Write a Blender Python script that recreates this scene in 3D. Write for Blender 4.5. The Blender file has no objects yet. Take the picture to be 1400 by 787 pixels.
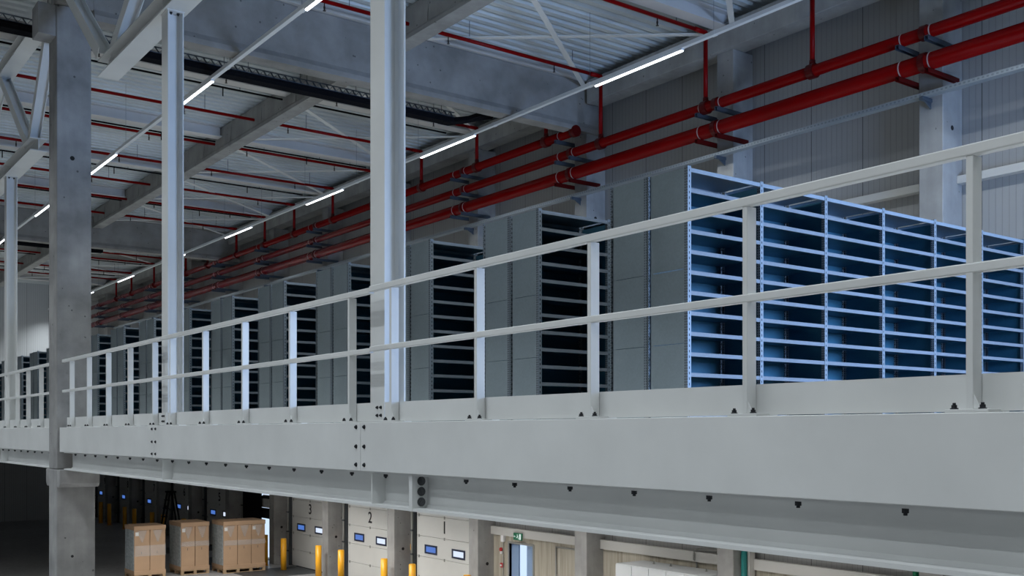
import bpy, bmesh, math, random
from mathutils import Vector, Matrix

# ---------------------------------------------------------------- basics
scene = bpy.context.scene
COL = scene.collection
random.seed(7)
PI = math.pi
ORD = ['first', 'second', 'third', 'fourth', 'fifth', 'sixth', 'seventh', 'eighth', 'ninth', 'tenth',
       'eleventh', 'twelfth', 'thirteenth', 'fourteenth', 'fifteenth', 'sixteenth', 'seventeenth', 'eighteenth']

FLOOR = -4.80          # hall floor (the camera stands 4.8 m up, level with the mezzanine edge)
DECK = 0.08            # top of the mezzanine
WALL = 15.85           # inner face of the long wall
COLX = 15.28           # inner face of the wall columns
PITCH = 4.356          # bay of the wall columns
Y0 = 17.85             # wall column under the first cross beam
BACK = 61.0
def ycol(k): return Y0 + PITCH * k


# ---------------------------------------------------------------- mesh helper
class MB:
    def __init__(self): self.bm = bmesh.new()

    def box(self, x0, x1, y0, y1, z0, z1, M=None):
        v = [self.bm.verts.new((x, y, z)) for z in (z0, z1) for y in (y0, y1) for x in (x0, x1)]
        for q in ((0, 2, 3, 1), (4, 5, 7, 6), (0, 1, 5, 4), (1, 3, 7, 5), (3, 2, 6, 7), (2, 0, 4, 6)):
            self.bm.faces.new([v[i] for i in q])
        if M is not None:
            for a in v: a.co = M @ a.co
        return self

    def frame(self, p0, p1, up=(0, 0, 1)):
        p0, p1 = Vector(p0), Vector(p1)
        z = (p1 - p0).normalized()
        u = Vector(up)
        if abs(u.dot(z)) > .98: u = Vector((1, 0, 0))
        x = u.cross(z).normalized(); y = z.cross(x)
        M = Matrix((x, y, z)).transposed().to_4x4(); M.translation = p0
        return M, (p1 - p0).length

    def bar(self, p0, p1, w, h, up=(0, 0, 1)):
        M, L = self.frame(p0, p1, up)
        return self.box(-w / 2, w / 2, -h / 2, h / 2, 0, L, M)

    def hbar(self, p0, p1, w, h, up=(0, 0, 1), tf=.014, tw=.010):
        """H section: flanges (width w) lie across local y = +-h/2"""
        M, L = self.frame(p0, p1, up)
        self.box(-w / 2, w / 2, -h / 2, -h / 2 + tf, 0, L, M)
        self.box(-w / 2, w / 2, h / 2 - tf, h / 2, 0, L, M)
        return self.box(-tw / 2, tw / 2, -h / 2 + tf, h / 2 - tf, 0, L, M)

    def cyl(self, p0, p1, r, n=16, r1=None, caps=True):
        M, L = self.frame(p0, p1)
        r1 = r if r1 is None else r1
        a = [self.bm.verts.new(M @ Vector((r * math.cos(2 * PI * i / n), r * math.sin(2 * PI * i / n), 0))) for i in range(n)]
        b = [self.bm.verts.new(M @ Vector((r1 * math.cos(2 * PI * i / n), r1 * math.sin(2 * PI * i / n), L))) for i in range(n)]
        for i in range(n):
            f = self.bm.faces.new((a[i], a[(i + 1) % n], b[(i + 1) % n], b[i])); f.smooth = n > 8
        if caps:
            self.bm.faces.new(a[::-1]); self.bm.faces.new(b)
        return self

    def ring(self, p0, p1, ro, ri, n=20):
        M, L = self.frame(p0, p1)
        def loop(r, z): return [self.bm.verts.new(M @ Vector((r * math.cos(2 * PI * i / n), r * math.sin(2 * PI * i / n), z))) for i in range(n)]
        A, B, Ci, D = loop(ro, 0), loop(ro, L), loop(ri, L), loop(ri, 0)
        for P, Q in ((A, B), (B, Ci), (Ci, D), (D, A)):
            for i in range(n):
                self.bm.faces.new((P[i], P[(i + 1) % n], Q[(i + 1) % n], Q[i]))
        return self

    def tube(self, pts, r, n=10):
        for a, b in zip(pts[:-1], pts[1:]): self.cyl(a, b, r, n)
        for p in pts[1:-1]: self.ball(p, r, n)
        return self

    def ball(self, p, r, n=10, sz=1.0):
        res = bmesh.ops.create_uvsphere(self.bm, u_segments=n, v_segments=max(6, n // 2), radius=r,
                                        matrix=Matrix.Translation(Vector(p)) @ Matrix.Diagonal((1, 1, sz, 1)))
        for v in res['verts']:
            for f in v.link_faces: f.smooth = True
        return self

    def poly(self, pts, d):
        """closed prism: polygon pts swept by vector d"""
        d = Vector(d)
        a = [self.bm.verts.new(Vector(p)) for p in pts]
        b = [self.bm.verts.new(Vector(p) + d) for p in pts]
        n = len(a)
        self.bm.faces.new(a[::-1]); self.bm.faces.new(b)
        for i in range(n): self.bm.faces.new((a[i], a[(i + 1) % n], b[(i + 1) % n], b[i]))
        return self

    def data(self, name, m):
        bmesh.ops.recalc_face_normals(self.bm, faces=self.bm.faces[:])
        me = bpy.data.meshes.new(name)
        self.bm.to_mesh(me); self.bm.free()
        if m: me.materials.append(m)
        return me

    def build(self, name, m, parent=None, bevel=0, local=False):
        """links the shapes as ONE mesh object; shapes are given in world metres and moved to the parent's base"""
        if parent is not None and not local:
            off = Vector((0, 0, 0)); p = parent
            while p is not None: off += p.location; p = p.parent
            for v in self.bm.verts: v.co -= off
        o = bpy.data.objects.new(name, self.data(name, m)); COL.objects.link(o)
        if parent is not None: o.parent = parent
        if bevel:
            b = o.modifiers.new('bevel', 'BEVEL'); b.width = bevel; b.segments = 2; b.limit_method = 'ANGLE'
        return o


def tag(o, label=None, cat=None, group=None, kind=None):
    if label: o['label'] = label
    if cat: o['category'] = cat
    if group: o['group'] = group
    if kind: o['kind'] = kind
    return o


def thing(name, label, cat, loc=(0, 0, 0), group=None, kind='thing'):
    o = bpy.data.objects.new(name, None); COL.objects.link(o)
    o.location = loc; o.empty_display_size = .2
    return tag(o, label, cat, group, kind)


def copy_tree(o, parent=None):
    c = o.copy(); COL.objects.link(c); c.parent = parent
    for ch in [x for x in KIDS.get(o.name, [])]:
        cc = copy_tree(ch, c)
        KIDS.setdefault(c.name, []).append(cc)
    return c
KIDS = {}
def index_kids():
    KIDS.clear()
    for o in bpy.data.objects:
        if o.parent: KIDS.setdefault(o.parent.name, []).append(o)


# ---------------------------------------------------------------- materials
def mat(name, col, rough=.5, metal=0.0, spec=.5):
    m = bpy.data.materials.new(name); m.use_nodes = True
    b = m.node_tree.nodes['Principled BSDF']
    b.inputs['Base Color'].default_value = (*col, 1)
    b.inputs['Roughness'].default_value = rough
    b.inputs['Metallic'].default_value = metal
    b.inputs['Specular IOR Level'].default_value = spec
    return m

class NT:
    def __init__(s, m):
        s.t = m.node_tree; s.b = s.t.nodes['Principled BSDF']; s.tc = s.t.nodes.new('ShaderNodeTexCoord')
    def n(s, kind, **kw):
        x = s.t.nodes.new(kind)
        for k, v in kw.items(): setattr(x, k, v)
        return x
    def l(s, a, b): s.t.links.new(a, b)
    def mapping(s, scale, src='Object'):
        mp = s.n('ShaderNodeMapping'); mp.inputs['Scale'].default_value = scale
        s.l(s.tc.outputs[src], mp.inputs['Vector']); return mp.outputs['Vector']
    def noise(s, scale, detail=4, vec=None, rough=.55):
        x = s.n('ShaderNodeTexNoise'); x.inputs['Scale'].default_value = scale; x.inputs['Detail'].default_value = detail
        x.inputs['Roughness'].default_value = rough
        s.l(vec if vec is not None else s.tc.outputs['Object'], x.inputs['Vector']); return x.outputs['Fac']
    def ramp(s, fac, stops):
        r = s.n('ShaderNodeValToRGB'); e = r.color_ramp.elements
        e[0].position, e[0].color = stops[0][0], (*stops[0][1], 1)
        e[1].position, e[1].color = stops[-1][0], (*stops[-1][1], 1)
        for p, c in stops[1:-1]:
            q = e.new(p); q.color = (*c, 1)
        s.l(fac, r.inputs['Fac']); return r.outputs['Color']
    def mix(s, fac, a, b, mode='MIX'):
        x = s.n('ShaderNodeMix', data_type='RGBA', blend_type=mode)
        for sock, v in ((x.inputs['Factor'], fac), (x.inputs['A'], a), (x.inputs['B'], b)):
            if hasattr(v, 'links'): s.l(v, sock)
            elif isinstance(v, tuple): sock.default_value = (*v, 1)
            else: sock.default_value = v
        return x.outputs['Result']
    def math(s, op, a, b=None, c=None):
        x = s.n('ShaderNodeMath', operation=op)
        for i, v in enumerate((a, b, c)):
            if v is None: continue
            if hasattr(v, 'links'): s.l(v, x.inputs[i])
            else: x.inputs[i].default_value = v
        return x.outputs[0]
    def xyz(s, src='Object'):
        x = s.n('ShaderNodeSeparateXYZ'); s.l(s.tc.outputs[src], x.inputs[0]); return x.outputs
    def bump(s, h, strength=.3, dist=.01):
        b = s.n('ShaderNodeBump'); b.inputs['Strength'].default_value = strength; b.inputs['Distance'].default_value = dist
        s.l(h, b.inputs['Height']); s.l(b.outputs['Normal'], s.b.inputs['Normal'])
    def color(s, c): s.l(c, s.b.inputs['Base Color'])


def concrete(name, dark, light, streak=True, pits=True):
    m = mat(name, light, .78); t = NT(m)
    n1 = t.noise(1.6, 6)
    c = t.ramp(n1, [(.3, dark), (.7, light)])
    if streak:
        v = t.mapping((5, 5, .35)); n2 = t.noise(1.4, 5, v)
        c = t.mix(t.math('MULTIPLY', n2, .5), c, tuple(x * .62 for x in dark))
    if pits:
        vo = t.n('ShaderNodeTexVoronoi'); vo.inputs['Scale'].default_value = 6; t.l(t.tc.outputs['Object'], vo.inputs['Vector'])
        sp = t.math('MULTIPLY', t.math('LESS_THAN', vo.outputs['Distance'], .11), t.math('GREATER_THAN', t.noise(2.3, 2), .53))
        c = t.mix(t.math('MULTIPLY', sp, .75), c, tuple(x * .25 for x in dark))
    t.color(c); t.bump(t.noise(38, 5), .25, .004)
    return m

def painted(name, col, rough=.42, var=.06, spec=.5):
    m = mat(name, col, rough, 0, spec); t = NT(m)
    n = t.noise(1.3, 4)
    t.color(t.ramp(n, [(.3, tuple(c * (1 - var) for c in col)), (.7, tuple(min(1, c * (1 + var)) for c in col))]))
    t.bump(t.noise(60, 2), .04, .002)
    return m

M = {}
M['steel_white'] = painted('white_painted_steel', (.70, .71, .70), .4)
M['concrete_dark'] = concrete('smooth_grey_concrete', (.20, .20, .20), (.45, .445, .435))
M['concrete_beam'] = concrete('precast_beam_concrete', (.20, .19, .175), (.33, .315, .295), streak=False)
M['concrete_column'] = concrete('wall_column_concrete', (.28, .275, .265), (.46, .455, .44))
M['bolt'] = mat('dark_zinc_bolt', (.035, .037, .042), .45, .6)
M['joint_bolt'] = mat('zinc_grey_bolt', (.10, .105, .11), .45, .5)
M['black'] = mat('black_recess', (.008, .008, .009), .8)
M['cable'] = mat('black_cable_sheath', (.006, .006, .008), .85, spec=.1)
M['red'] = painted('red_pipe_paint', (.175, .001, .0012), .22, .1, .12)
M['red_thin'] = painted('red_branch_paint', (.20, .0012, .002), .35, .1, .1)
M['clamp'] = mat('pale_clamp', (.55, .42, .40), .35, .4)
M['arm'] = mat('galvanised_arm', (.12, .15, .19), .45, .7)
M['coupling'] = painted('dark_red_coupling', (.08, .002, .002), .4, .1, .2)
M['head'] = mat('sprinkler_brass', (.05, .04, .035), .4, .6)
M['bollard'] = painted('yellow_bollard_plastic', (.86, .40, .012), .38, .04)
M['door_panel'] = painted('dock_door_panel', (.66, .66, .63), .5, .03)
M['dark_steel'] = mat('dark_grey_steel', (.06, .068, .075), .5, .3)
M['cardboard'] = painted('brown_cardboard', (.48, .315, .195), .75, .08)
M['wood'] = painted('pallet_wood', (.42, .29, .17), .8, .15)
M['label'] = mat('white_paper_label', (.8, .8, .78), .6)
M['cabinet'] = painted('pale_grey_cabinet', (.54, .56, .57), .4, .02)
M['trim'] = painted('pale_trim_metal', (.56, .55, .52), .5, .03)
M['conduit'] = mat('grey_conduit', (.3, .3, .28), .45, .3)
M['green'] = mat('exit_green', (.0, .16, .07), .45)
M['green_pipe'] = painted('green_pipe_paint', (.01, .2, .09), .4, .1)
M['teal_pipe'] = painted('teal_pipe_paint', (.01, .17, .16), .4, .1)
M['white'] = mat('white_plastic', (.8, .8, .8), .4)
M['red_plastic'] = mat('red_plastic', (.45, .02, .02), .4)
M['trunk'] = mat('white_light_trunk', (.74, .76, .78), .4)
M['brace'] = painted('white_brace_paint', (.72, .72, .70), .45, .04)
M['purlin'] = painted('roof_purlin_paint', (.62, .60, .58), .5, .06)

# galvanised sheet with a soft spangle
def galv(name, col, rough=.42, metal=.55, slots=False):
    m = mat(name, col, rough, metal); t = NT(m)
    vo = t.n('ShaderNodeTexVoronoi'); vo.inputs['Scale'].default_value = 55; t.l(t.tc.outputs['Object'], vo.inputs['Vector'])
    n = t.noise(1.1, 3)
    f = t.math('MULTIPLY_ADD', vo.outputs['Color'], .18, t.math('MULTIPLY', n, .8))
    c = t.ramp(f, [(.25, tuple(x * .86 for x in col)), (.7, tuple(min(1, x * 1.1) for x in col))])
    if slots:
        x, y, z = t.xyz()
        sl = t.math('LESS_THAN', t.math('FRACT', t.math('DIVIDE', z, .050)), .46)
        bx = t.math('LESS_THAN', t.math('ABSOLUTE', t.math('SUBTRACT', x, .022)), .005)
        by = t.math('LESS_THAN', t.math('ABSOLUTE', t.math('SUBTRACT', t.math('ABSOLUTE', t.math('SUBTRACT', y, .021)), .011)), .0045)
        by = t.math('MULTIPLY', by, t.math('LESS_THAN', t.math('FRACT', t.math('DIVIDE', z, .025)), .5))
        bx = t.math('MULTIPLY', bx, sl)
        g = t.n('ShaderNodeNewGeometry'); s = t.n('ShaderNodeSeparateXYZ'); t.l(g.outputs['Normal'], s.inputs[0])
        ax = t.math('GREATER_THAN', t.math('ABSOLUTE', s.outputs[0]), .7)
        ay = t.math('GREATER_THAN', t.math('ABSOLUTE', s.outputs[1]), .7)
        k = t.math('ADD', t.math('MULTIPLY', ax, by), t.math('MULTIPLY', ay, bx))
        c = t.mix(k, c, (.01, .012, .015))
    t.color(c)
    t.l(t.ramp(n, [(.3, (rough - .08,) * 3), (.7, (rough + .1,) * 3)]), t.b.inputs['Roughness'])
    return m
M['galv'] = galv('galvanised_shelf_sheet', (.40, .47, .50), .36, .7)
t = NT(M['galv']); t.bump(t.noise(2.2, 3), .35, .03)
M['galv_front'] = galv('galvanised_shelf_edge', (.21, .235, .265), .42, .2)
M['galv_in'] = galv('lining_tinted_by_daylight', (.028, .12, .185), .5, .2)  # blue daylight and the shade between shelves are put into this sheet colour
M['galv_top'] = galv('galvanised_top_sheet', (.24, .28, .32), .5, .2)
M['upright'] = galv('perforated_galvanised_upright', (.27, .315, .355), .4, .45, slots=True)

m = mat('slotted_tray_steel', (.34, .38, .41), .45, .4); t = NT(m); x, y, z = t.xyz()
k = t.math('MULTIPLY', t.math('LESS_THAN', t.math('FRACT', t.math('DIVIDE', y, .075)), .5), t.math('LESS_THAN', t.math('ABSOLUTE', t.math('SUBTRACT', z, .034)), .014))
t.color(t.mix(k, (.34, .38, .41), (.23, .26, .28))); M['tray_galv'] = m

# sandwich panel: fine vertical ribs, a joint every 1.1 m
def panel(name, col, axis=1):
    m = mat(name, col, .5); t = NT(m); p = t.xyz()[axis]
    rib = t.math('ABSOLUTE', t.math('SUBTRACT', t.math('FRACT', t.math('DIVIDE', p, .11)), .5))
    j = t.math('LESS_THAN', t.math('FRACT', t.math('DIVIDE', p, 1.1)), .012)
    n = t.noise(.7, 4)
    c = t.ramp(n, [(.3, tuple(x * .93 for x in col)), (.7, col)])
    c = t.mix(t.math('GREATER_THAN', rib, .44), c, tuple(x * .78 for x in col))
    t.color(t.mix(j, c, tuple(x * .25 for x in col)))
    t.bump(t.math('GREATER_THAN', rib, .40), .55, .006)
    return m
M['panel'] = panel('ribbed_wall_panel', (.36, .36, .355))
M['panel_back'] = panel('ribbed_back_wall_panel', (.56, .57, .57), 0)

# board-marked beige concrete plinth
m = mat('board_marked_concrete', (.5, .44, .34), .85); t = NT(m); x, y, z = t.xyz()
v = t.mapping((9, 9, .5)); n = t.noise(1.2, 6, v)
c = t.ramp(n, [(.3, (.30, .27, .21)), (.5, (.42, .38, .305)), (.72, (.50, .47, .39))])
b = t.math('LESS_THAN', t.math('FRACT', t.math('DIVIDE', y, .62)), .02)
t.color(t.mix(t.math('MULTIPLY', b, .55), c, (.2, .16, .11))); t.bump(n, .3, .006)
M['plinth'] = m

M['deck_top'] = painted('pale_deck_board', (.58, .575, .55), .5, .05)
# floor
m = mat('polished_concrete_floor', (.2, .2, .2), .35); t = NT(m)
n = t.noise(.35, 6); n2 = t.noise(6, 4)
c = t.ramp(n, [(.3, (.30, .30, .305)), (.7, (.42, .42, .42))])
t.color(t.mix(t.math('MULTIPLY', n2, .25), c, (.2, .2, .205)))
t.l(t.ramp(n2, [(.3, (.30,) * 3), (.7, (.5,) * 3)]), t.b.inputs['Roughness']); t.bump(n2, .04, .004)
M['floor'] = m

# roof sheet
m = mat('roof_deck_sheet', (.55, .58, .60), .45, .15); t = NT(m)
n = t.noise(.5, 4); t.color(t.ramp(n, [(.3, (.54, .58, .59)), (.7, (.68, .72, .73))]))
M['deck_sheet'] = m

# stretch film and lit glass
m = mat('stretch_film', (.8, .83, .85), .12); b = m.node_tree.nodes['Principled BSDF']; b.inputs['Alpha'].default_value = .15
t = NT(m); t.bump(t.noise(14, 4, t.mapping((1, 1, 3))), .6, .01); M['film'] = m
m = mat('film_over_grey_side', (.40, .45, .47), .25); t = NT(m)
n = t.noise(5, 4, t.mapping((1, 1, 2.2))); t.color(t.ramp(n, [(.35, (.38, .44, .46)), (.7, (.60, .66, .68))])); t.bump(n, .6, .02); M['film_side'] = m

def emit(name, col, s):
    m = bpy.data.materials.new(name); m.use_nodes = True
    b = m.node_tree.nodes['Principled BSDF']; b.inputs['Base Color'].default_value = (.02, .02, .02, 1)
    b.inputs['Emission Color'].default_value = (*col, 1); b.inputs['Emission Strength'].default_value = s
    return m
M['led'] = emit('lit_led_diffuser', (.93, .97, 1.0), 5.0)
M['pane_blue'] = emit('daylit_blue_pane', (.10, .24, .75), .75)
M['pane_white'] = emit('daylit_white_pane', (.72, .82, 1.0), 1.0)
M['exit_lit'] = emit('lit_exit_pictogram', (.8, .95, .9), .8)
m = mat('blue_grey_door_leaf', (.25, .36, .55), .3); M['door_leaf_blue'] = m

# ---------------------------------------------------------------- the setting
def struct(o, label, cat, group=None): return tag(o, label, cat, group, 'structure')

struct(MB().box(-16, WALL + .2, -9, BACK + .2, FLOOR - .3, FLOOR).build('floor', M['floor']), 'polished grey concrete floor of the hall below the mezzanine', 'floor')

# trapezoidal roof sheet, ribs run across the hall
b = MB(); p = .28; y = -9.0; ZR = 8.15
prof = []
while y < BACK + .2:
    prof += [(y, ZR), (y + .13, ZR), (y + .165, ZR + .1), (y + .245, ZR + .1)]
    y += p
prof.append((y, ZR))
va = [b.bm.verts.new((-16, q[0], q[1])) for q in prof]; vb = [b.bm.verts.new((WALL + .4, q[0], q[1])) for q in prof]
for i in range(len(prof) - 1): b.bm.faces.new((va[i], vb[i], vb[i + 1], va[i + 1]))
b.box(-16, WALL + .4, -9, y, ZR + .13, ZR + .4)
struct(b.build('ceiling', M['deck_sheet']), 'ribbed pale metal roof sheeting over the whole hall', 'ceiling')

# long wall: panels above, board-marked plinth below, one open dock bay and one open exit door
D_W, D_H = 3.0, 3.3
def ydoor(n): return 24.6 + PITCH * (n - 1)
EX0, EX1, EXT = 20.5, 21.5, -2.86
b = MB()
zt = ZR
PL = -2.62
b.box(WALL, WALL + .15, -9, EX0, PL, zt)
b.box(WALL, WALL + .15, EX0, EX1, PL, zt)
b.box(WALL, WALL + .15, EX1, 22.3, PL, zt)
b.box(WALL, WALL + .15, 22.3, ydoor(4) - 1.5, FLOOR, zt)
b.box(WALL, WALL + .15, ydoor(4) - 1.5, ydoor(4) + 1.5, FLOOR + D_H, zt)
b.box(WALL, WALL + .15, ydoor(4) + 1.5, BACK + .2, FLOOR, zt)
struct(b.build('wall_right', M['panel']), 'tall ribbed grey panel wall behind the red pipes', 'wall')
b = MB()
b.box(WALL - .06, WALL + .15, -9, EX0, FLOOR, PL); b.box(WALL - .06, WALL + .15, EX1, 22.3, FLOOR, PL)
b.box(WALL - .06, WALL + .15, EX0, EX1, EXT, PL)
struct(b.build('baseboard_right', M['plinth']), 'beige board-marked concrete plinth at the foot of the panel wall', 'plinth')
struct(MB().box(-16, WALL + .15, BACK, BACK + .2, FLOOR, ZR).build('wall_back', M['panel_back']), 'far end wall of the hall with a patch of lamp light', 'wall')
struct(MB().box(-16.2, -16, -9, BACK + .2, FLOOR, ZR).build('wall_left', M['panel']), 'long grey panel wall opposite the red pipes', 'wall')

struct(MB().box(-16, WALL + .15, -9.2, -9, FLOOR, ZR).build('wall_front', M['panel_back']), 'near end wall of the hall, behind the camera', 'wall')
# partition and window added out of view, to source the blue daylight
NY, NZ0, NZ1, NX0, NX1 = -1.9, .45, 2.9, 8.4, 13.2
struct(MB().box(6.4, WALL, NY - .12, NY, DECK, NZ0).box(6.4, WALL, NY - .12, NY, NZ1, 3.5).box(6.4, NX0, NY - .12, NY, NZ0, NZ1).box(NX1, WALL, NY - .12, NY, NZ0, NZ1)
       .build('added_partition', M['cabinet']), 'added unseen partition with a window band at the near end of the shelving', 'wall')
q = MB()
for i in range(5):
    x = NX0 + (NX1 - NX0) * i / 4
    q.box(x - .03, x + .03, NY - .1, NY - .02, NZ0, NZ1)
q.box(NX0, NX1, NY - .1, NY - .02, NZ0, NZ0 + .05).box(NX0, NX1, NY - .1, NY - .02, NZ1 - .05, NZ1)
struct(q.build('added_window_1', M['dark_steel']), 'added unseen window band in the partition at the near end of the shelving', 'window')
n = 0
for (z0, z1, dx, nm) in ((4.02, 4.15, .16, 'upper wall above the shelving'), (PL - .05, PL + .16, .10, 'plinth under the mezzanine')):
    for k in range(-4, 11 if z0 > 0 else 1):
        ya, yb = ycol(k) + .42, ycol(k + 1)
        if k == -4: ya = -8.9
        n += 1
        o = MB().box(WALL - dx - (.06 if z0 < 0 else 0), WALL - (.06 if z0 < 0 else 0), ya, yb, z0, z1).build('trim_%d' % n, M['trim'], bevel=.006)
        struct(o, 'pale horizontal rail on the %s, %s bay from the near end' % (nm, ORD[k + 4]), 'trim')

# wall columns
for k in range(-4, 10):
    yc = ycol(k)
    o = MB().box(COLX, WALL, yc, yc + .42, FLOOR, 7.42 if k not in (0, 5) else 6.8).build('concrete_column', M['concrete_column'], bevel=.012)
    struct(o, 'grey concrete wall column, %s from the near end, crossed by the red pipes' % ORD[k + 4], 'column', 'wall columns behind the red pipes')
    h = MB()
    h.cyl((15.58, yc - .004, -3.45), (15.58, yc + .01, -3.45), .045, 14); h.cyl((15.55, yc - .004, 4.9), (15.55, yc + .01, 4.9), .04, 14)
    h.build('anchor_hole', M['black'], o)
# roof edge beam on the columns
for ya, yb, lab in ((-8.9, Y0 - .12, 'before the first cross beam'), (Y0 + .32, ycol(5) - .12, 'between the two cross beams'), (ycol(5) + .32, BACK, 'beyond the second cross beam')):
    struct(MB().box(15.18, 15.62, ya, yb, 7.42, 7.95).build('edge_beam', M['concrete_column'], bevel=.015), 'concrete edge beam along the top of the panel wall, ' + lab, 'beam', 'edge beams above the panel wall')

# cross beams with a lower flange
def cross_beam(yc, x0, x1, lab):
    pr = [(-.17, 6.8), (.17, 6.8), (.17, 6.9), (.12, 7.0), (.12, 7.94), (-.12, 7.94), (-.12, 7.0), (-.17, 6.9)]
    q = MB()
    cut = (3.98, 4.56) if yc < 20 else (x0, x0 + .01)          # seat on the big column
    if cut[0] > x0:
        q.box(cut[0], cut[1], yc - .12, yc + .12, 6.98, 7.94)
    q.poly([(cut[1], yc + a, z) for a, z in pr], (x1 - cut[1], 0, 0))
    o = q.build('concrete_cross_beam', M['concrete_beam'], bevel=.01)
    tag(o, lab, 'beam', None, 'thing')
    MB().box(x0, x1, yc - .2, yc + .2, 7.95, 8.0).box(x0, x1, yc - .14, yc + .14, 8.0, 8.13).build('bearing_plate', M['purlin'], o)
cross_beam(Y0 + .1, 3.9, 15.7, 'deep grey concrete beam crossing the ceiling just beyond the white columns')
cross_beam(Y0 + .1 + 5 * PITCH, -8, 15.7, 'deep concrete beam crossing the ceiling farther off, above the second cable tray')

# longitudinal beams between the cross beams
for (ya, yb, lab) in ((-3.6, Y0 - .1, 'near span, running from the top edge to the first cross beam'), (Y0 + .3, 39.5, 'middle span, between the two cross beams'), (40.0, 60.9, 'far span, beyond the second cross beam')):
    pr = [(10.06, 7.5), (10.40, 7.5), (10.40, 7.58), (10.36, 7.64), (10.36, 8.13), (10.10, 8.13), (10.10, 7.64), (10.06, 7.58)]
    q = MB().poly([(x, ya, z) for x, z in pr], (0, yb - ya, 0))
    yy = ya + 1.9
    while yy < yb - .5:
        q.poly([(10.075, yy, 7.62), (10.075, yy + .12, 7.62), (10.10, yy + .14, 8.12), (10.10, yy - .02, 8.12)], (.01, 0, 0)); yy += 2.0
    o = q.build('concrete_long_beam', M['concrete_column'], bevel=.01)
    tag(o, 'pale lengthwise roof beam, ' + lab, 'beam', 'lengthwise concrete roof beams', 'thing')
    MB().box(9.98, 10.48, ya, ya + .45, 7.2, 7.5).build('corbel', M['concrete_column'], o)

# roof purlins over every wall column
for k in range(-2, 10):
    if k in (0, 5): continue
    yc = ycol(k) + .2
    for (xa, xb, side) in ((10.4, 15.3, 'wall side'), (-2, 10.06, 'open side')):
        o = MB().box(xa, xb, yc - .15, yc + .15, 7.85, 7.88).box(xa, xb, yc - .02, yc + .02, 7.88, 8.12).box(xa, xb, yc - .15, yc + .15, 8.12, 8.15).build('roof_purlin', M['purlin'])
        struct(o, 'pale roof purlin in line with the %s wall column, %s of the lengthwise beam' % (ORD[k + 4], side), 'purlin', 'roof purlins')

for k in (1, 2, 3, 4, 6, 7, 8):
    yc = ycol(k) + .48
    t = thing('roof_conduit', 'thin black conduit under the roof beside the purlin of the %s wall column' % ORD[k + 4], 'conduit', (12, yc, 7.82), 'thin black conduits under the roof')
    MB().cyl((14.6, yc, 7.82), (10.42, yc, 7.82), .022, 8).cyl((10.04, yc, 7.82), (1, yc, 7.82), .022, 8).build('pipe', M['cable'], t)
    for x in (12.7, 8.6, 5.6):
        MB().cyl((x, yc, 7.82), (x, yc, 7.62), .014, 8).build('drop', M['cable'], t)
        MB().bar((x + .4, yc, 7.82), (x + .4, yc, 8.15), .012, .012).build('hanger', M['arm'], t)
# X bracing under the roof
for k in range(-2, 9):
    ya, yb = ycol(k) + .45, ycol(k + 1) - .05
    for (a, c, lab) in (((10.4, yb, 7.82), (15.2, ya, 7.82), 'its wall end nearer'), ((10.4, ya, 7.79), (15.2, yb, 7.79), 'its wall end farther')):
        o = MB().bar(a, c, .11, .02).build('brace_rod', M['brace'])
        tag(o, 'thin white diagonal roof brace, %s bay from the near end, %s' % (ORD[k + 4], lab), 'brace', 'diagonal braces under the roof', 'thing')
# ---------------------------------------------------------------- mezzanine
struct(MB().box(4.055, 15.26, -4, 17.85, -.30, DECK).box(4.62, 15.26, 17.85, 18.5, -.30, DECK).box(4.055, 15.26, 18.5, 60.9, -.30, DECK)
       .build('mezzanine_deck', M['deck_top']), 'pale floor deck of the mezzanine carrying the shelving', 'deck')

FZ0, FZ1 = -.315, .083
def hexbolt(b, p, d, r, h, washer=True):
    p, d = Vector(p), Vector(d)
    if washer: b.cyl(p, p + d * h * .3, r * 1.3, 14)
    b.cyl(p, p + d * h, r, 6)
    b.cyl(p + d * h, p + d * h * 1.5, r * .55, 8)

def fascia(ya, yb, lab, j0, j1):
    t = thing('edge_fascia', lab, 'fascia', (4.03, ya, FZ0), 'white edge plates of the mezzanine')
    MB().box(4.03, 4.045, ya + .004, yb - .004, FZ0, FZ1).box(4.045, 4.055, ya + .004, yb - .004, FZ0, FZ0 + .012).build('plate', M['steel_white'], t, bevel=.004)
    for (on, yy) in ((j0, ya + .07), (j1, yb - .07)):
        if on:
            for z in (.045, -.115, -.265):
                q = MB(); hexbolt(q, (4.03, yy, z), (-1, 0, 0), .014, .012); q.build('bolt', M['bolt'], t)
    return t
fascia(-4, 7.56, 'long white edge plate of the mezzanine from the right side to the first bolted joint', 0, 1)
fascia(7.56, 12.96, 'white edge plate of the mezzanine between the two bolted joints', 1, 1)
fascia(12.96, 17.84, 'white edge plate of the mezzanine ending at the big concrete column', 1, 0)
fascia(18.5, 40, 'white edge plate of the mezzanine beyond the big concrete column', 0, 0)

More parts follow.
